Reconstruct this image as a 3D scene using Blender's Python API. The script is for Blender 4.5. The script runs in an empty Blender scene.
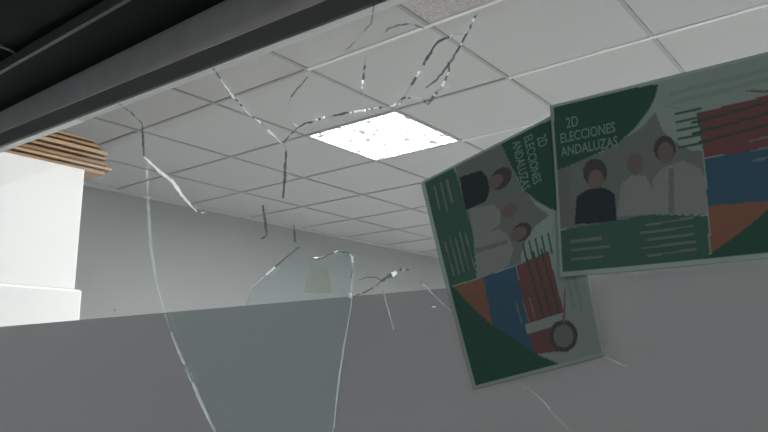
import bpy, bmesh, math, random
from mathutils import Vector, Matrix
random.seed(7)
C = bpy.context.scene.collection
sc = bpy.context.scene

# ---------------------------------------------------------------- camera
YAW, PITCH, ROLL, FPX = .659, .211, -.0094, 690.34
EYE = Vector((0, 0, 1.5))
cy_, sy_, cp_, sp_ = math.cos(YAW), math.sin(YAW), math.cos(PITCH), math.sin(PITCH)
fwd = Vector((-sy_*cp_, cy_*cp_, sp_)); rt0 = Vector((cy_, sy_, 0)); up0 = rt0.cross(fwd)
cr, sr = math.cos(ROLL), math.sin(ROLL)
rt = cr*rt0 + sr*up0; up = -sr*rt0 + cr*up0
cam_d = bpy.data.cameras.new('camera'); cam = bpy.data.objects.new('camera', cam_d); C.objects.link(cam)
cam_d.sensor_width = 36; cam_d.lens = 36*FPX/768; cam_d.clip_start = .01
M = Matrix((rt, up, -fwd)).transposed().to_4x4(); M.translation = EYE
cam.matrix_world = M
sc.camera = cam

# ---------------------------------------------------------------- world, light, exposure
PANEL = 68.0
w = bpy.data.worlds.new('night'); sc.world = w; w.use_nodes = True
bg = w.node_tree.nodes['Background']; bg.inputs[0].default_value = (.85, .95, 1, 1); bg.inputs[1].default_value = .27
ld = bpy.data.lights.new('warm_fill_light', 'POINT'); ld.energy = 170; ld.color = (1, .78, .70); ld.shadow_soft_size = .25  # unseen lamp added outside to warm the film towards the right
lo = bpy.data.objects.new('warm_fill_light', ld); lo.location = (4.5, -4.5, 3.6); C.objects.link(lo)
sc.view_settings.view_transform = 'Standard'; sc.view_settings.look = 'None'
sc.view_settings.gamma = 1; sc.view_settings.use_curve_mapping = False
sc.view_settings.exposure = .13

# ---------------------------------------------------------------- helpers
def ray(u, v):
    return (rt*((u-384)/FPX) + up*((216-v)/FPX) + fwd)
def on_y(u, v, y):
    d = ray(u, v); return EYE + d*(y/d.y)
def mat(name, col, rough=.6, metal=0, noise=0, scale=20, bump=0, spec=.5):
    m = bpy.data.materials.new(name); m.use_nodes = True; nt = m.node_tree
    b = nt.nodes['Principled BSDF']; b.inputs['Base Color'].default_value = (*col, 1)
    b.inputs['Roughness'].default_value = rough; b.inputs['Metallic'].default_value = metal
    b.inputs['Specular IOR Level'].default_value = spec
    if noise or bump:
        tc = nt.nodes.new('ShaderNodeTexCoord'); n = nt.nodes.new('ShaderNodeTexNoise')
        n.inputs['Scale'].default_value = scale; n.inputs['Detail'].default_value = 5
        nt.links.new(tc.outputs['Object'], n.inputs['Vector'])
        if noise:
            r = nt.nodes.new('ShaderNodeValToRGB')
            r.color_ramp.elements[0].position = .3; r.color_ramp.elements[1].position = .7
            r.color_ramp.elements[0].color = (*[c*(1-noise) for c in col], 1)
            r.color_ramp.elements[1].color = (*[min(1, c*(1+noise)) for c in col], 1)
            nt.links.new(n.outputs['Fac'], r.inputs['Fac']); nt.links.new(r.outputs['Color'], b.inputs['Base Color'])
        if bump:
            bp = nt.nodes.new('ShaderNodeBump'); bp.inputs['Strength'].default_value = bump; bp.inputs['Distance'].default_value = .004
            nt.links.new(n.outputs['Fac'], bp.inputs['Height']); nt.links.new(bp.outputs['Normal'], b.inputs['Normal'])
    return m
def shader(name):
    m = bpy.data.materials.new(name); m.use_nodes = True; nt = m.node_tree; nt.nodes.clear()
    out = nt.nodes.new('ShaderNodeOutputMaterial'); return m, nt, out
def obj(name, bm, mats, parent=None, smooth=False):
    me = bpy.data.meshes.new(name); bm.normal_update(); bm.to_mesh(me); bm.free()
    for m in (mats if isinstance(mats, (list, tuple)) else [mats]): me.materials.append(m)
    if smooth:
        for p in me.polygons: p.use_smooth = True
    o = bpy.data.objects.new(name, me); C.objects.link(o)
    if parent: o.parent = parent
    return o
def tag(o, label, cat, group=None):
    o['label'] = label; o['category'] = cat
    if group: o['group'] = group
    return o
def struct(o, label=None, cat=None):
    o['kind'] = 'structure'
    if label: o['label'] = label
    if cat: o['category'] = cat
    return o
def empty(name, loc=(0, 0, 0)):
    o = bpy.data.objects.new(name, None); o.location = loc; C.objects.link(o); return o
def box(bm, lo, hi, mi=0, bev=0):
    x0, y0, z0 = lo; x1, y1, z1 = hi
    v = [bm.verts.new(p) for p in [(x0,y0,z0),(x1,y0,z0),(x1,y1,z0),(x0,y1,z0),(x0,y0,z1),(x1,y0,z1),(x1,y1,z1),(x0,y1,z1)]]
    fs = [bm.faces.new([v[i] for i in q]) for q in [(0,3,2,1),(4,5,6,7),(0,1,5,4),(1,2,6,5),(2,3,7,6),(3,0,4,7)]]
    for f in fs: f.material_index = mi
    if bev:
        es = list({e for f in fs for e in f.edges})
        bmesh.ops.bevel(bm, geom=es, offset=bev, segments=2, affect='EDGES', profile=.5)
def boxobj(name, lo, hi, m, parent=None, bev=0):
    bm = bmesh.new(); box(bm, lo, hi, 0, bev); return obj(name, bm, m, parent)
def prism_x(name, prof, x0, x1, m, parent=None, drop=None):
    """closed (y,z) profile extruded along x; drop(x) shifts it in z"""
    bm = bmesh.new(); rows = []
    for x in (x0, x1):
        dz = drop(x) if drop else 0
        rows.append([bm.verts.new((x, y, z+dz)) for y, z in prof])
    n = len(prof)
    for i in range(n):
        bm.faces.new([rows[0][i], rows[0][(i+1) % n], rows[1][(i+1) % n], rows[1][i]])
    bm.faces.new(rows[0]); bm.faces.new(rows[1][::-1])
    bmesh.ops.recalc_face_normals(bm, faces=bm.faces)
    return obj(name, bm, m, parent)

# ---------------------------------------------------------------- the room
CEIL = 1.5 + 1.1875
X0, Y0, T = -.0618, 1.3029, .6              # ceiling grid origin and pitch
XL, XR, YB, YF = -4.26, 3.6, 9.2, .80
m_wall = mat('grey_wall_paint', (.355, .36, .355), .7, noise=.02, scale=6)
m_ceil = mat('ceiling_tile', (.57, .56, .55), .9, noise=.02, scale=90, bump=.15)
m_tileb = mat('fissured_ceiling_tile', (.58, .545, .53), .95, noise=.22, scale=110, bump=.9)
m_teeA = mat('glinting_tee', (.93, .93, .92), .25)
m_teeB = mat('tee_without_glint', (.40, .395, .385), .45)
m_floor = mat('floor_tile', (.42, .42, .42), .4, noise=.06, scale=8)
struct(boxobj('floor', (XL-.2, YF-.1, -.1), (XR+.2, YB+.2, 0), m_floor))
struct(boxobj('wall_left', (XL-.15, YF, 0), (XL, YB, CEIL+.1), m_wall))
struct(boxobj('wall_right', (XR, YF, 0), (XR+.15, YB, CEIL+.1), m_wall))
struct(boxobj('wall_back', (XL-.15, YB, 0), (XR+.15, YB+.15, CEIL+.1), m_wall))
bm = bmesh.new()
HEAD = 1.5+.652
box(bm, (XL-.15, .737, HEAD), (XR+.15, YF-.02, CEIL+.1))           # wall over the window
box(bm, (XL-.15, .70, 0), (XR+.15, .86, .70))                      # under it
box(bm, (XL-.15, .70, .70), (-3.9, .86, HEAD)); box(bm, (2.2, .70, .70), (XR+.15, .86, HEAD))
m_front = mat('grey_facade', (.30, .30, .29), .8, noise=.06, scale=12)
struct(obj('wall_front', bm, m_front))
boxm = mat('dark_pavement', (.14, .14, .14), .9, noise=.15, scale=30)
struct(boxobj('floor_outside', (-9, -9, -.1), (9, .69, 0), boxm))

# ceiling: lay-in tiles between hanging tees, one cell open for each lamp
lamps = [(2, 3), (2, -1), (6, 2), (6, -1), (2, -5), (6, -5), (10, 2), (10, -2)]
bm = bmesh.new()
a0, a1 = -1, 13; b0, b1 = -7, 7
h = .008
for a in range(a0, a1+1):
    for b in range(b0, b1):
        if (a, b) in lamps: continue
        y0 = max(Y0+T*a, YF-.04); y1 = min(Y0+T*(a+1), YB); x1 = min(X0-T*b, XR); x0 = max(X0-T*(b+1), XL)
        if y1-y0 < .05 or x1-x0 < .03: continue
        v = [bm.verts.new(p) for p in [(x0, y0, CEIL), (x0, y1, CEIL), (x1, y1, CEIL), (x1, y0, CEIL)]]
        f = bm.faces.new(v); f.material_index = 1 if (a, b) == (0, 1) else 0
for a in range(a0+1, a1+1):
    y = Y0+T*a
    for b in range(b0, b1):                     # cross tees: light glinting on the nearer ones is painted white, the rest grey
        x1 = min(X0-T*b, XR); x0 = max(X0-T*(b+1), XL)
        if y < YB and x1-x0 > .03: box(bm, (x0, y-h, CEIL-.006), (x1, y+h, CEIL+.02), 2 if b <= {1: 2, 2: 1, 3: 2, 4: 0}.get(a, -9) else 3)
for b in range(b0, b1+1):
    x = X0-T*b
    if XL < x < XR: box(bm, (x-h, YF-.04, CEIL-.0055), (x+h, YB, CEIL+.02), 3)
box(bm, (XL, YF-.04, CEIL+.12), (XR, YB, CEIL+.16), 0)
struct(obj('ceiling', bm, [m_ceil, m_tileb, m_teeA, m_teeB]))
struct(boxobj('trim_1', (XL, YF, CEIL-.022), (XL+.02, YB, CEIL-.001), m_ceil))   # wall angle

# ---------------------------------------------------------------- ceiling lamps
m, nt, out = shader('lit_prismatic_diffuser')
em = nt.nodes.new('ShaderNodeEmission'); tc = nt.nodes.new('ShaderNodeTexCoord'); n = nt.nodes.new('ShaderNodeTexNoise')
n.inputs['Scale'].default_value = 15; n.inputs['Detail'].default_value = 3
r = nt.nodes.new('ShaderNodeValToRGB'); r.color_ramp.elements[0].position = .43; r.color_ramp.elements[1].position = .485
r.color_ramp.elements[0].color = (.008, .008, .0082, 1); r.color_ramp.elements[1].color = (.985, .99, 1, 1)
nt.links.new(tc.outputs['Object'], n.inputs['Vector']); nt.links.new(n.outputs['Fac'], r.inputs['Fac'])
nt.links.new(r.outputs['Color'], em.inputs['Color']); em.inputs['Strength'].default_value = PANEL
nt.links.new(em.outputs[0], out.inputs[0]); m_diff = m
m_lampf = mat('lamp_frame_enamel', (.8, .8, .79), .35)
LABEL = {(2, 3): 'lit square ceiling light panel in the tile grid, left of the posters'}
for i, (a, b) in enumerate(lamps):
    cx, cy = X0-T*(b+.5), Y0+T*(a+.5)
    t = empty('ceiling_light_panel', (cx, cy, CEIL))
    tag(t, LABEL.get((a, b), 'lit square ceiling light panel in the tile grid, outside the view past the posters'), 'ceiling light')
    if (a, b) != (2, 3): t['group'] = 'ceiling lights outside the view'
    s = T/2-h-.001; q = s-.012
    bm = bmesh.new()
    for lo, hi in (((-s, -s, -.004), (s, -q, .05)), ((-s, q, -.004), (s, s, .05)), ((-s, -q, -.004), (-q, q, .05)), ((q, -q, -.004), (s, q, .05))):
        box(bm, lo, hi)
    obj('frame', bm, m_lampf, t)
    boxobj('diffuser', (-q, -q, .0), (q, q, .012), m_diff, t)

m, nt, out = shader('lit_downlight_lens')
em = nt.nodes.new('ShaderNodeEmission'); em.inputs['Color'].default_value = (1, .98, .96, 1); em.inputs['Strength'].default_value = 230
nt.links.new(em.outputs[0], out.inputs[0])
t = empty('added_downlight', (X0-T*2.5, 1.06, CEIL))  # unseen lamp added to bring the cabinet up to near white
tag(t, 'unseen round downlight added to brighten the white cabinet, hidden by the window head', 'ceiling light')
bm = bmesh.new(); bmesh.ops.create_cone(bm, cap_ends=True, segments=32, radius1=.075, radius2=.075, depth=.006)
bmesh.ops.translate(bm, verts=bm.verts, vec=(0, 0, -.0045)); obj('lens', bm, m, t)
bm = bmesh.new(); rings = [[bm.verts.new((q*math.cos(k*math.pi/16), q*math.sin(k*math.pi/16), zz)) for k in range(32)] for q, zz in ((.076, -.002), (.076, -.009), (.092, -.008), (.096, -.002))]
for r0, r1 in zip(rings, rings[1:]+rings[:1]):
    for k in range(32): bm.faces.new([r0[k], r0[(k+1) % 32], r1[(k+1) % 32], r1[k]])
bmesh.ops.recalc_face_normals(bm, faces=bm.faces); obj('trim_ring', bm, m_lampf, t, True)

# ---------------------------------------------------------------- window: pane, film, frame
PY = .763                                     # mid plane of the glass
m, nt, out = shader('window_glass')
tr = nt.nodes.new('ShaderNodeBsdfTransparent'); tr.inputs[0].default_value = (.955, .975, .968, 1)
gl = nt.nodes.new('ShaderNodeBsdfGlossy'); gl.inputs['Roughness'].default_value = .02
fr = nt.nodes.new('ShaderNodeFresnel'); fr.inputs[0].default_value = 1.45
ge = nt.nodes.new('ShaderNodeNewGeometry'); mr = nt.nodes.new('ShaderNodeMapRange'); mr.inputs['To Min'].default_value = 1.45; mr.inputs['To Max'].default_value = 1/1.45   # thin glass: same reflection from both faces
nt.links.new(ge.outputs['Backfacing'], mr.inputs['Value']); nt.links.new(mr.outputs[0], fr.inputs[0])
mx = nt.nodes.new('ShaderNodeMixShader')
nt.links.new(fr.outputs[0], mx.inputs[0]); nt.links.new(tr.outputs[0], mx.inputs[1]); nt.links.new(gl.outputs[0], mx.inputs[2])
nt.links.new(mx.outputs[0], out.inputs[0]); m_glass = m
m, nt, out = shader('frosted_window_film')
tl = nt.nodes.new('ShaderNodeBsdfTranslucent'); tl.inputs[0].default_value = (.42, .41, .415, 1)
df = nt.nodes.new('ShaderNodeBsdfDiffuse'); df.inputs[0].default_value = (.5, .5, .5, 1)
ad = nt.nodes.new('ShaderNodeMixShader'); ad.inputs[0].default_value = .35
nt.links.new(tl.outputs[0], ad.inputs[1]); nt.links.new(df.outputs[0], ad.inputs[2]); nt.links.new(ad.outputs[0], out.inputs[0]); m_film = m
m_alu = mat('grey_aluminium', (.72, .71, .68), .55, metal=.1, noise=.08, scale=14)
m_bar = mat('dark_grey_metal', (.16, .165, .165), .5)
m_dark = mat('dark_grey_gasket', (.13, .14, .136), .6)
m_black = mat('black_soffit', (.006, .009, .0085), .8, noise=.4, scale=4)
m_litbead = mat('lit_bead_tone', (.95, .95, .94), .4)
m_lip = mat('pale_inner_bead', (.70, .70, .69), .4)
win = struct(empty('window_1', (0, PY, .70)), 'broken shop window with cracked glass and a frosted lower band', 'window')
win_off = Vector((0, PY, .70))
def wobj(name, bm, mats):
    bmesh.ops.translate(bm, verts=bm.verts, vec=-win_off)
    return obj(name, bm, mats, win)
GX0, GX1 = -3.88, 2.18
bm = bmesh.new(); box(bm, (GX0, PY-.003, .72), (GX1, PY+.003, 1.5+.575)); wobj('glass_pane', bm, m_glass)
FILM = 1.5+.1265*PY
bm = bmesh.new(); box(bm, (GX0, PY+.0034, .72), (GX1, PY+.0037, FILM)); film = wobj('frosted_film', bm, m_film); film['label'] = 'grey frosted film on the lower half of the glass'
slope = lambda x: -.0236*(x+.88)
def wprism(name, prof, m, drop=None):
    o = prism_x(name, [(y-PY, z-.70) for y, z in prof], GX0, GX1, m, win, drop); return o
wprism('glazing_bead', [(PY+.004, 2.050), (.786, 2.050), (.786, 2.072), (PY+.004, 2.072)], m_lip, slope)
wprism('frame_underside', [(.735, 2.070), (PY-.004, 2.0495), (PY-.004, 2.09), (.736, 2.09)], m_dark, slope)
o = wprism('head_rail', [(.7345, 2.0695), (.7365, 2.0695), (.7365, HEAD), (.7345, HEAD)], m_alu)
for q in o.data.vertices:
    if q.co.z < 1.40: q.co.z += slope(q.co.x)
o = prism_x('lit_bead_end', [(PY+.0042-PY, 1.3491), (.7875-PY, 1.3491), (.7875-PY, 1.3605), (PY+.0042-PY, 1.3605)], GX0, -1.50, m_litbead, win, slope)  # light on the bead's left end, painted as a whiter piece
o['label'] = 'left end of the bead, whitened as if lit'
bm = bmesh.new(); box(bm, (GX0, .735, .70), (GX1, .79, .735)); wobj('sill_rail', bm, m_alu)
for xa, xb in ((GX0-.02, GX0+.03), (GX1-.03, GX1+.02)):
    bm = bmesh.new(); box(bm, (xa, .735, .70), (xb, .79, HEAD)); wobj('side_rail', bm, m_alu)
# shutter box outside, over the window
sh = struct(empty('trim_2', (0, .6, HEAD)), 'dark shutter housing and soffit over the window', 'trim')
def sprism(name, prof, m, x0=-4.6, x1=4.0):
    return prism_x(name, [(y-.6, z-HEAD) for y, z in prof], x0, x1, m, sh)
sprism('recess', [(.628, HEAD+.001), (.7344, HEAD+.001), (.7344, HEAD+.06), (.628, HEAD+.06)], m_black)
sprism('guide_bar', [(.618, HEAD-.001), (.628, HEAD+.0005), (.628, HEAD+.024), (.618, HEAD+.024)], m_bar)
sprism('soffit_board', [(.40, HEAD+.026), (.617, HEAD+.026), (.617, HEAD+.10), (.40, HEAD+.10)], m_black)
# a thin cable sagging under the soffit
def tube(name, pts, rad, m, parent=None, off=Vector()):
    bm = bmesh.new(); rings = []
    for i, p in enumerate(pts):
        t = (pts[min(i+1, len(pts)-1)]-pts[max(i-1, 0)]).normalized()
        a = t.cross(Vector((0, 0, 1))).normalized(); b = t.cross(a)
        rings.append([bm.verts.new(p-off+rad*(math.cos(k*math.pi/4)*a+math.sin(k*math.pi/4)*b)) for k in range(8)])
    for r0, r1 in zip(rings, rings[1:]):
        for k in range(8): bm.faces.new([r0[k], r0[(k+1) % 8], r1[(k+1) % 8], r1[k]])
    bm.faces.new(rings[0][::-1]); bm.faces.new(rings[-1])
    return obj(name, bm, m, parent, True)
m_cable = mat('grey_cable', (.30, .30, .29), .35)
def on_z(u, v, z):
    d = ray(u, v); return EYE+d*((z-EYE.z)/d.z)
tag(tube('cable', [on_z(u, v, HEAD+.021) for u, v in ((-30, 30), (0, 46), (8, 49), (15, 53), (20, 56), (30, 60))], .0035, m_cable),
    'thin grey cable under the black soffit at the upper left corner', 'cable')

# ---------------------------------------------------------------- cracks
m, nt, out = shader('bright_fracture_face')
tl = nt.nodes.new('ShaderNodeBsdfTranslucent'); tl.inputs[0].default_value = (.96, .98, .98, 1)
rf = nt.nodes.new('ShaderNodeBsdfRefraction'); rf.inputs['IOR'].default_value = 1.25; rf.inputs['Roughness'].default_value = .5; rf.inputs[0].default_value = (.97, 1, 1, 1)
mx = nt.nodes.new('ShaderNodeMixShader'); mx.inputs[0].default_value = .5
nt.links.new(tl.outputs[0], mx.inputs[1]); nt.links.new(rf.outputs[0], mx.inputs[2]); nt.links.new(mx.outputs[0], out.inputs[0]); m_cb = m
m_cd = mat('dark_fracture_face', (.30, .32, .32), .2)
def veil(name, col, amount, dark=False):
    m, nt, out = shader(name)
    tr = nt.nodes.new('ShaderNodeBsdfTransparent'); tr.inputs[0].default_value = (.97, .99, .985, 1)
    tl = nt.nodes.new('ShaderNodeBsdfTranslucent'); tl.inputs[0].default_value = (*col, 1)
    if dark: tl = nt.nodes.new('ShaderNodeBsdfDiffuse'); tl.inputs[0].default_value = (*col, 1)
    mx = nt.nodes.new('ShaderNodeMixShader'); mx.inputs[0].default_value = amount
    nt.links.new(tr.outputs[0], mx.inputs[1]); nt.links.new(tl.outputs[0], mx.inputs[2]); nt.links.new(mx.outputs[0], out.inputs[0])
    return m
m_cf = veil('faint_pale_fracture', (.9, .95, .93), .08)
m_cs = veil('faint_dark_fracture', (.12, .135, .13), .30, True)
CM = [m_cb, m_cd, m_cf, m_cs]  # bright and dark tones paint how the fracture faces catch light
MIXES = {'B': 'BBBBBBBBFD', 'D': 'DDDDDSSFB', 'F': 'F', 'S': 'SSSSF', 'W': 'B', 'K': 'DDDS'}
def ribbon(P, W, yf, yb, back, kinds=None):
    bm = bmesh.new(); rows = []; N = len(P)
    for i, (u, v) in enumerate(P):
        a = P[max(i-1, 0)]; b = P[min(i+1, N-1)]
        du, dv = b[0]-a[0], b[1]-a[1]; l = math.hypot(du, dv) or 1
        nx, ny = -dv/l*W[i], du/l*W[i]
        rows.append([bm.verts.new(on_y(u+nx, v+ny, yf)), bm.verts.new(on_y(u-nx, v-ny, yf)),
                     bm.verts.new(on_y(u-nx*back, v-ny*back, yb)), bm.verts.new(on_y(u+nx*back, v+ny*back, yb))])
    for i in range(N-1):
        for q in range(4):
            f = bm.faces.new([rows[i][q], rows[i][(q+1) % 4], rows[i+1][(q+1) % 4], rows[i+1][q]])
            if kinds: f.material_index = kinds[i]
    bm.faces.new(rows[0][::-1]); bm.faces.new(rows[-1])
    bmesh.ops.recalc_face_normals(bm, faces=bm.faces)
    return bm
slits = []
def crack(pts, kinds, wid, jit=.5, label=None, slit=0):
    """a fracture in the glass: jagged ribbon prism along pane points; kinds runs along its length"""
    P = []
    for (u0, v0), (u1, v1) in zip(pts, pts[1:]):
        n = max(1, int(math.hypot(u1-u0, v1-v0)/2.6))
        for k in range(n):
            t = k/n; P.append((u0+(u1-u0)*t+random.uniform(-jit, jit)*(k > 0), v0+(v1-v0)*t+random.uniform(-jit, jit)*(k > 0)))
    P.append(pts[-1]); N = len(P); W = []
    for i in range(N):
        s = i/(N-1)
        W.append(wid*(.45+.55*math.sin(math.pi*min(max(s, .06), .94)))*random.uniform(.6, 1.2)/2)
    ks = ['BDFS'.index(random.choice(MIXES[kinds[int(i/(N-1)*len(kinds))]])) for i in range(N-1)]
    o = wobj('crack', ribbon(P, W, PY-.0034, PY-.0015, .4, ks), CM)
    if label: o['label'] = label
    if slit: slits.append(ribbon(P, [q*slit for q in W], PY+.002, PY+.006, 1))
    return o
crack([(119,104),(131,112),(142,124)], 'SD', 2, label='dark crack below the window head')
crack([(142,124),(143,140),(144,156)], 'KKS', 2.6)
crack([(144,157),(158,170),(172,181),(185,199),(197,212)], 'W', 3.6, .5, 'bright white crack')
crack([(197,212),(201,213),(206,212)], 'FBF', 1.6)
crack([(147,160),(148,200),(151,250),(157,288),(165,313)], 'FFFF', 4, .3, 'faint pale crack')
crack([(165,314),(172,335),(178,350),(186,367),(200,400),(215,432),(222,446)], 'WFFWFFFF', 3, .25, 'curved pale crack in the frosted part', 1.2)
crack([(213,68),(222,81),(230,93),(240,104),(248,113),(255,118)], 'SBBBB', 2.4)
crack([(255,118),(263,125),(272,134),(281,143)], 'BFBB', 2.6)
crack([(284,143),(291,134),(298,127),(306,123),(321,119),(336,115),(354,112),(371,109),(393,106),(403,98),(411,98),(419,98),(424,100),(428,105)], 'DDDDBFDDBBDBFBDBBD', 2.4, .7)
crack([(428,105),(434,96),(443,85),(446,78),(449,72),(448,62)], 'DDFDDS', 3.2, .9)
crack([(293,123),(298,127)], 'B', 2)
crack([(399,105),(406,94),(413,83),(419,72),(426,60),(432,50),(438,42),(446,38),(453,35),(460,34),(468,32)], 'DFFDBFDDDDDFB', 2.8, .7)
crack([(468,32),(471,25),(474,18),(478,12)], 'BBS', 3)
crack([(468,32),(462,43),(456,53),(448,65),(443,72),(438,78),(431,84),(426,88)], 'DDDSSDDSDD', 2.8, .7)
crack([(366,57),(364,70),(363,80),(361,95)], 'FDDBF', 2.4)
crack([(374,4),(371,23),(359,38),(344,52)], 'SSFS', 2.2)
crack([(379,38),(389,28),(398,25),(406,24),(415,25),(424,28)], 'FSSSSS', 2)
crack([(308,77),(299,87),(291,97),(288,107)], 'SSF', 1.8)
crack([(284,143),(286,151)], 'F', 2); crack([(286,151),(285,175),(283,198)], 'KK', 3.4, .3, 'short dark vertical crack')
crack([(262.7,205),(265,220),(266.7,236)], 'K', 3, .3); crack([(266,236),(261,239)], 'S', 2)
crack([(294,225),(294.5,236),(295,246)], 'DS', 3, .3)
crack([(350,298),(365,292),(376,286),(381,281),(377,277.5),(367,277),(358,280)], 'DDDDSSS', 1.8, .3)
crack([(381,281),(392,275),(402,269),(409,270)], 'DSBSS', 4.5, .5)
crack([(383,290),(387,305),(390,316),(394,330)], 'F', 2.4, .2, None, .5)
crack([(417,279),(425,286),(435,296),(444,305),(452,311)], 'SFFFF', 2.4, .3, None, .6)
crack([(352,298),(349,318),(345,340),(339,380),(333,432),(331,446)], 'FFFF', 3.4, .3, None, .6)
crack([(522,384),(527,388),(532,391),(540,398)], 'WFFF', 1.8, .3, None, .6)
crack([(540,398),(547,406),(558,418),(570,431),(580,442)], 'FFFFF', 2.2, .3, None, .9)
crack([(600,355),(606,357),(612,360),(620,364),(627,366)], 'FFFF', 3, .3, None, .5)
for cb in slits:                                # the film is split along the cracks that cross it
    bmesh.ops.translate(cb, verts=cb.verts, vec=-win_off)
    co = obj('cutter', cb, m_film, win)
    md = film.modifiers.new('slit', 'BOOLEAN'); md.operation = 'DIFFERENCE'; md.solver = 'EXACT'; md.object = co
    dg = bpy.context.evaluated_depsgraph_get()
    me = bpy.data.meshes.new_from_object(film.evaluated_get(dg)); film.modifiers.clear()
    film.data = me; bpy.data.objects.remove(co)

# ---------------------------------------------------------------- loose shard and scraps on the pane
def glass(name, tint, ior):
    m = m_glass.copy(); m.name = name; nt = m.node_tree
    for n in nt.nodes:
        if n.bl_idname == 'ShaderNodeBsdfTransparent': n.inputs[0].default_value = (*tint, 1)
        if n.bl_idname == 'ShaderNodeMapRange': n.inputs['To Min'].default_value = ior; n.inputs['To Max'].default_value = 1/ior
    return m
m_shard = glass('green_tinted_shard_glass', (.955, 1, .99), 1.65)
m_edge = veil('shard_edge', (.75, .92, .88), .15)
def slab(name, pts, y, th, mats):
    bm = bmesh.new()
    f = [bm.verts.new(on_y(u, v, y)) for u, v in pts]
    b = [bm.verts.new(p.co+Vector((0, th, 0))) for p in f]
    n = len(pts); ff = bm.faces.new(f); fb = bm.faces.new(b[::-1])
    for i in range(n):
        e = bm.faces.new([f[i], b[i], b[(i+1) % n], f[(i+1) % n]]); e.material_index = 1
    bmesh.ops.recalc_face_normals(bm, faces=bm.faces)
    base = sum((v.co for v in bm.verts), Vector())/len(bm.verts)
    base.z = min(v.co.z for v in bm.verts)
    bmesh.ops.translate(bm, verts=bm.verts, vec=-base)
    o = obj(name, bm, mats); o.location = base; return o
SH = [(166,313),(206,309.5),(246,305.5),(250,288),(259,281),(273,269),(286,258),(299,247),(306,253),(313,258),(322,257),(328,256),(332,253),(336,251),(344,252),(351,253),(353,259),(353,287),(351,298),(345,340),(339,380),(331,446),(222,446),(215,432),(200,400),(186,367),(172,335)]
sh_o = slab('glass_shard', SH, PY-.0034-.0045, .004, [m_shard, m_edge])
tag(sh_o, 'large greenish glass shard with a jagged top edge leaning on the cracked pane', 'glass shard')
# glassy chipped rim along the shard's top edge
def rim(pts, kinds, wid, label=None):
    bm = bmesh.new(); rows = []
    yy = PY-.0081
    for i, (u, v) in enumerate(pts):
        a = pts[max(i-1, 0)]; b = pts[min(i+1, len(pts)-1)]; l = math.hypot(b[0]-a[0], b[1]-a[1])
        nx, ny = -(b[1]-a[1])/l*wid/2*random.uniform(.6, 1.3), (b[0]-a[0])/l*wid/2*random.uniform(.6, 1.3)
        rows.append([bm.verts.new(on_y(u+nx, v+ny, yy)-sh_o.location), bm.verts.new(on_y(u-nx, v-ny, yy)-sh_o.location), bm.verts.new(on_y(u, v, yy-.002)-sh_o.location)])
    for i in range(len(pts)-1):
        for q in range(3):
            f = bm.faces.new([rows[i][q], rows[i][(q+1) % 3], rows[i+1][(q+1) % 3], rows[i+1][q]]); f.material_index = 'BDFS'.index(kinds[i % len(kinds)])
    bm.faces.new(rows[0][::-1]); bm.faces.new(rows[-1])
    o = obj('chipped_edge', bm, CM, sh_o)
    if label: o['label'] = label
rim([(299,247),(294,251),(287,257),(280,263),(275,267),(266,275),(259,281),(252,287)], 'SSSSBFF', 1.8, 'slanting left edge')
rim([(313,258),(318,258.5),(324,257),(330,254),(334,252.5),(338,251),(343,251.5),(347,252),(350,254),(352,257)], 'DDDDBDDDB', 1.7, 'dark and glinting top edge')
rim([(352.5,256),(352.6,262),(352.5,270),(352,278),(351.4,286),(350.5,293),(350,298)], 'BFDFFB', 2.8, 'glinting right edge')
m_tape = glass('yellowed_tape', (.965, .955, .915), 1.3)
o = slab('adhesive_tape', [(303,293),(307,280),(311,268),(318,266),(327,267),(330,280),(332,293)], PY-.0034-.0051, .0004, [m_tape, m_cf])
tag(o, 'small scrap of yellowish clear tape stuck beside the shard top edge', 'tape')
m_glint = mat('painted_glint', (.95, .97, .97), .1)  # white flecks stand in for street light glinting on the glass
def glint(u, v, label):
    c = on_y(u, v, PY-.0034-.0012); bm = bmesh.new()
    bmesh.ops.create_icosphere(bm, subdivisions=1, radius=.0016)
    for q in bm.verts: q.co *= random.uniform(.7, 1.3); q.co.x *= 3; q.co.y *= .75
    o = obj('painted_glint', bm, m_glint); o.location = c; tag(o, label, 'glass chip')
glint(115, 310, 'tiny glint modelled as a white fleck on the pane beside the white cabinet')
glint(434, 307, 'tiny glint modelled as a white fleck on the pane left of the crooked poster')
glint(528, 328, 'tiny glint modelled as a white fleck on the lower part of the crooked poster')

# ---------------------------------------------------------------- posters
PT = {'paper': (.50, .60, .55), 'pale': (.40, .50, .45), 'band': (.34, .44, .395), 'dark': (.03, .14, .092), 'green': (.07, .19, .135),
      'red': (.26, .11, .105), 'blue': (.06, .17, .26), 'orange': (.36, .18, .11), 'wedge': (.06, .13, .08),
      'black': (.03, .05, .055), 'grey': (.25, .29, .27), 'shirt': (.36, .39, .375), 'skin': (.25, .21, .18), 'hair': (.10, .10, .09), 'brown': (.28, .20, .16)}
def inside(poly, x, y):
    c = False; j = len(poly)-1
    for i in range(len(poly)):
        (xi, yi), (xj, yj) = poly[i], poly[j]
        if (yi > y) != (yj > y) and x < (xj-xi)*(y-yi)/(yj-yi)+xi: c = not c
        j = i
    return c
RX0, RX1, RZ1, RZ0 = -.433, -.433+.297/.743, .406, .127       # upright poster's edges, as slopes from the camera
def uv(px, py):
    q = on_y(px, py, 1.0); return ((q.x-RX0)/(RX1-RX0), (RZ1-(q.z-1.5))/(RZ1-RZ0))
U = lambda pts: [uv(*q) for q in pts]
ell = lambda cx, cy, rx, ry: [(cx+rx*math.cos(k*math.pi/10), cy+ry*math.sin(k*math.pi/10)) for k in range(20)]
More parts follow.
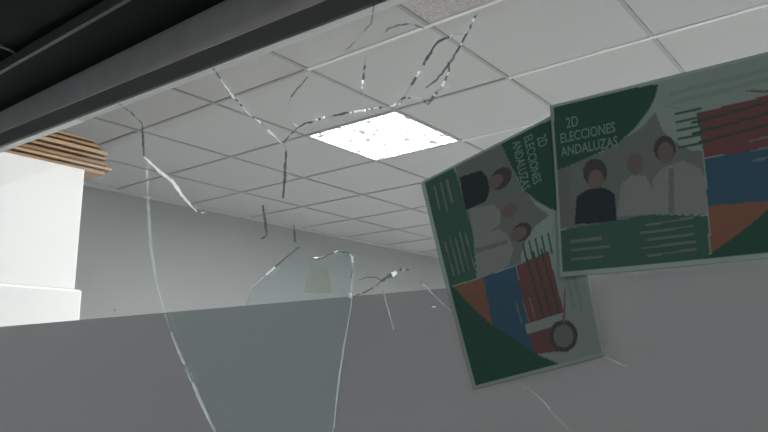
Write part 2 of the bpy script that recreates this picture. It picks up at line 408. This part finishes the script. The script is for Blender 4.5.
ART = [
 ('grey', U([(556,168),(600,152),(640,128),(662,104),(700,112),(706,215),(650,214),(570,228),(560,228)])),
 ('pale', U([(650,100),(667,106),(700,112),(702,150),(690,150),(672,140),(662,130)])),
 ('hair', U(ell(594,172,12,14))), ('skin', U(ell(595,180,8,11))), ('black', U([(574,224),(576,196),(586,189),(604,187),(614,194),(616,222)])),
 ('skin', U(ell(634,163,8,11))), ('shirt', U([(616,216),(620,184),(630,175),(645,175),(652,190),(652,214)])),
 ('hair', U(ell(664,148,11,13))), ('skin', U(ell(665,152,8,11))), ('shirt', U([(652,214),(652,178),(662,167),(682,160),(700,168),(706,186),(706,214)])),
 ('grey', U([(668,214),(668,168),(673,168),(674,214)])),
 ('green', U([(556,232),(580,226),(650,214),(708,216),(710,274),(560,282)])),
 ('dark', U([(554,100),(610,92),(658,84),(656,94),(650,107),(635,127),(617,143),(585,158),(554,171)])),
 ('red', U([(696,113),(780,92),(830,85),(830,140),(704,157)])), ('blue', U([(704,158),(830,138),(830,196),(708,206)])),
 ('orange', U([(708,206),(830,196),(830,250),(712,258)])),
 ('dark', [(.49,1),(.56,.93),(.62,.88),(.70,.80),(.77,.72),(.85,.58),(.93,.45),(1,.28),(1,1)]),
 ('red', [(.52,.16),(.80,.16),(.80,.36),(.52,.36)]) if False else ('pale', [(.80,.10),(.84,.10),(.84,.5),(.80,.5)]),
 ('hair', ell(.885,.25,.062,.10)), ('grey', ell(.885,.25,.044,.07)),
 ('brown', [(.70,.17),(.72,.17),(.84,.22),(.84,.24)]),
]
for k, (x0, x1) in enumerate(((.46, .82), (.46, .80))): ART.append(('band', [(x0, .085+.05*k), (x1, .075+.05*k), (x1, .10+.05*k), (x0, .11+.05*k)]))
for k in range(5): ART.append(('green', [(.47, .20+.045*k), (.56, .20+.045*k), (.56, .215+.045*k), (.47, .215+.045*k)]))
for k in range(5): ART.append(('grey', [(.33-.02*(k % 2), .76+.04*k), (.50, .755+.04*k), (.50, .766+.04*k), (.33-.02*(k % 2), .771+.04*k)]))
for k in range(3): ART.append(('grey', [(.05, .80+.05*k), (.17+.03*(k % 2), .80+.05*k), (.17+.03*(k % 2), .815+.05*k), (.05, .815+.05*k)]))
for k in range(3): ART.append(('wedge', [(.52, .27+.055*k), (.8, .24+.055*k), (.8, .252+.055*k), (.52, .282+.055*k)]))
for k in range(3): ART.append(('grey', [(.70, .42+.05*k), (.79, .41+.05*k), (.79, .42+.05*k), (.70, .43+.05*k)]))
BX = [(c, p, min(q[0] for q in p), max(q[0] for q in p), min(q[1] for q in p), max(q[1] for q in p)) for c, p in ART]
def art(u, v):
    if u < .012 or v < .018 or u > .985 or v > .97: return PT['paper']
    c = PT['pale']
    for k, p, a, b, e, f in BX:
        if a <= u <= b and e <= v <= f and inside(p, u, v): c = PT[k]
    return c
m, nt, out = shader('printed_paper')
at = nt.nodes.new('ShaderNodeVertexColor'); at.layer_name = 'print'
df = nt.nodes.new('ShaderNodeBsdfDiffuse'); tl = nt.nodes.new('ShaderNodeBsdfTranslucent'); mx = nt.nodes.new('ShaderNodeMixShader'); mx.inputs[0].default_value = .3
gl = nt.nodes.new('ShaderNodeBsdfGlossy'); gl.inputs['Roughness'].default_value = .25; m2 = nt.nodes.new('ShaderNodeMixShader'); m2.inputs[0].default_value = .04
nt.links.new(at.outputs[0], df.inputs[0]); nt.links.new(at.outputs[0], tl.inputs[0])
nt.links.new(df.outputs[0], mx.inputs[1]); nt.links.new(tl.outputs[0], mx.inputs[2])
nt.links.new(mx.outputs[0], m2.inputs[1]); nt.links.new(gl.outputs[0], m2.inputs[2]); nt.links.new(m2.outputs[0], out.inputs[0]); m_print = m
m_letter = mat('pale_green_lettering', (.22, .37, .30), .6)
NU, NV = 220, 156
def poster(name, fn, label):
    """fn(u,v,off) maps sheet coordinates (u right, v down on the upright design) to the world"""
    o_loc = fn(.5, .5, 0)
    bm = bmesh.new(); cl = bm.loops.layers.float_color.new('print')
    g = [[bm.verts.new(fn(i/NU, j/NV, 0)-o_loc) for j in range(NV+1)] for i in range(NU+1)]
    col = [[art(i/NU, j/NV) for j in range(NV+1)] for i in range(NU+1)]
    for i in range(NU):
        for j in range(NV):
            q = ((i, j), (i, j+1), (i+1, j+1), (i+1, j))
            f = bm.faces.new([g[a][b] for a, b in q]); f.smooth = True
            for lp, (a, b) in zip(f.loops, q): lp[cl] = (*col[a][b], 1)
    o = obj(name, bm, m_print); o.location = o_loc; tag(o, label, 'poster', None)
    md = o.modifiers.new('thickness', 'SOLIDIFY'); md.thickness = .0003; md.offset = 0
    tu, tv = [], []
    bm = bmesh.new()
    for text, u, v, size in (('2D', .062, .155, .062), ('ELECCIONES', .032, .235, .058), ('ANDALUZAS', .032, .315, .058)):
        c = bpy.data.curves.new('t', 'FONT'); c.body = text; c.size = size*1.38; c.resolution_u = 3; c.offset = .0012
        to = bpy.data.objects.new('t', c); C.objects.link(to); dg = bpy.context.evaluated_depsgraph_get()
        me = to.evaluated_get(dg).to_mesh(); t2 = bmesh.new(); t2.from_mesh(me)
        bpy.data.objects.remove(to); 
        tmp = bpy.data.meshes.new('t'); t2.to_mesh(tmp); t2.free(); 
        n0 = len(bm.verts); bm.from_mesh(tmp); bpy.data.meshes.remove(tmp); bm.verts.ensure_lookup_table()
        for q in bm.verts[n0:]:
            q.co = fn(u+q.co.x*.485, v-q.co.y, -.0004)-o_loc
    l = obj('lettering', bm, m_letter, o); l['label'] = 'pale lettering on the dark green corner'
    return o
def fnR(u, v, off):
    yy = PY-.020; x = (RX0+(RX1-RX0)*u)*yy; z = 1.5+(RZ1-(RZ1-RZ0)*v)*yy
    b = .0035*math.sin(u*5.5)*v + .002*math.sin(v*4)
    return Vector((x, PY-.020+b+off, z))
poster('poster', fnR, 'upright green election poster with photo and colour blocks, the right-hand one on the glass')
TL, TR, BL, BR = [Vector((a*(PY-.012), PY, 1.5+b*(PY-.012))) for a, b in ((-.690, .322), (-.420, .392), (-.595, -.043), (-.372, .008))]
def fnL(u, v, off):
    s, t = 1-v, u
    p = TL*(1-s)*(1-t)+TR*s*(1-t)+BL*(1-s)*t+BR*s*t
    p.y = PY-.0115-.006*math.sin(t*math.pi)*(s-.5)**2*2+off-.004*max(0, s-.8)/.2*t
    return p
poster('poster', fnL, 'crooked green election poster turned sideways, hanging lower left of the upright one')

# ---------------------------------------------------------------- white cabinet and the cardboard on it
m_white = mat('white_laminate', (.90, .89, .885), .45)
CXF, CTOP, CY1, STEP = -2.46, 1.5+.737, 1.311, 1.5+.278
cab = empty('cabinet', (-2.8, 1.09, 0)); off = Vector((-2.8, 1.09, 0))
tag(cab, 'tall white cabinet with a wider lower body behind the left end of the window', 'cabinet')
bm = bmesh.new(); box(bm, (-3.2, .90, STEP), (CXF, CY1, CTOP), 0, .004); bmesh.ops.translate(bm, verts=bm.verts, vec=-off); obj('upper_body', bm, m_white, cab)
bm = bmesh.new(); box(bm, (-3.2, .88, .0), (CXF+.012, CY1+.024, STEP), 0, .009); bmesh.ops.translate(bm, verts=bm.verts, vec=-off); obj('lower_body', bm, m_white, cab)
m_cards = [mat('cardboard', c, .85, noise=.05, scale=60) for c in ((.36, .235, .14), (.42, .28, .17), (.20, .12, .07), (.50, .35, .225))]
z = CTOP
NS = 13; names = ['bottom', 'second', 'third', 'fourth', 'fifth', 'sixth', 'seventh', 'eighth', 'ninth', 'tenth', 'eleventh', 'twelfth']
ends = [1.40, 1.414, 1.425, 1.40, 1.408, 1.392, 1.40, 1.396, 1.402, 1.388, 1.37, 1.362, 1.345]
ths = [.014, .009, .011, .008, .013, .010, .009, .012, .016, .010, .012, .008, .009]
for i in range(NS):
    th = ths[i]; e = ends[i]; xf = CXF-.004-random.uniform(0, .012)-(.010 if i % 2 else 0)
    L, Wd = .50+random.uniform(-.02, .02), .42
    bm = bmesh.new()
    n = 6
    sag = .004+.003*random.random()
    ring = []
    for k in range(n+1):
        t = k/n; y = e-L*(1-t); dz = -sag*max(0, (y-CY1)/.1)**1.5 if i == 0 and False else 0
        ring.append([bm.verts.new((xx, y, zz+dz)) for xx, zz in ((xf-Wd, z), (xf, z), (xf, z+th-.0012), (xf-Wd, z+th-.0012))])
    for a, b in zip(ring, ring[1:]):
        for q in range(4): bm.faces.new([a[q], a[(q+1) % 4], b[(q+1) % 4], b[q]])
    bm.faces.new(ring[0][::-1]); bm.faces.new(ring[-1])
    bmesh.ops.recalc_face_normals(bm, faces=bm.faces)
    base = Vector((xf-Wd/2, e-L/2, z)); bmesh.ops.translate(bm, verts=bm.verts, vec=-base)
    o = obj('cardboard_sheet', bm, m_cards[(1, 2, 3, 2, 0, 2, 1, 2, 3, 2, 0, 2, 1)[i]]); o.location = base  # odd sheets take the darkest tone to stand for shaded gaps
    pos = 'topmost' if i == NS-1 else names[i] + ('' if i == 0 else ' from the bottom')
    tag(o, f'brown cardboard sheet in the stack on the white cabinet, {pos}', 'cardboard', 'cardboard sheets stacked on the cabinet')
    z += th-.0010
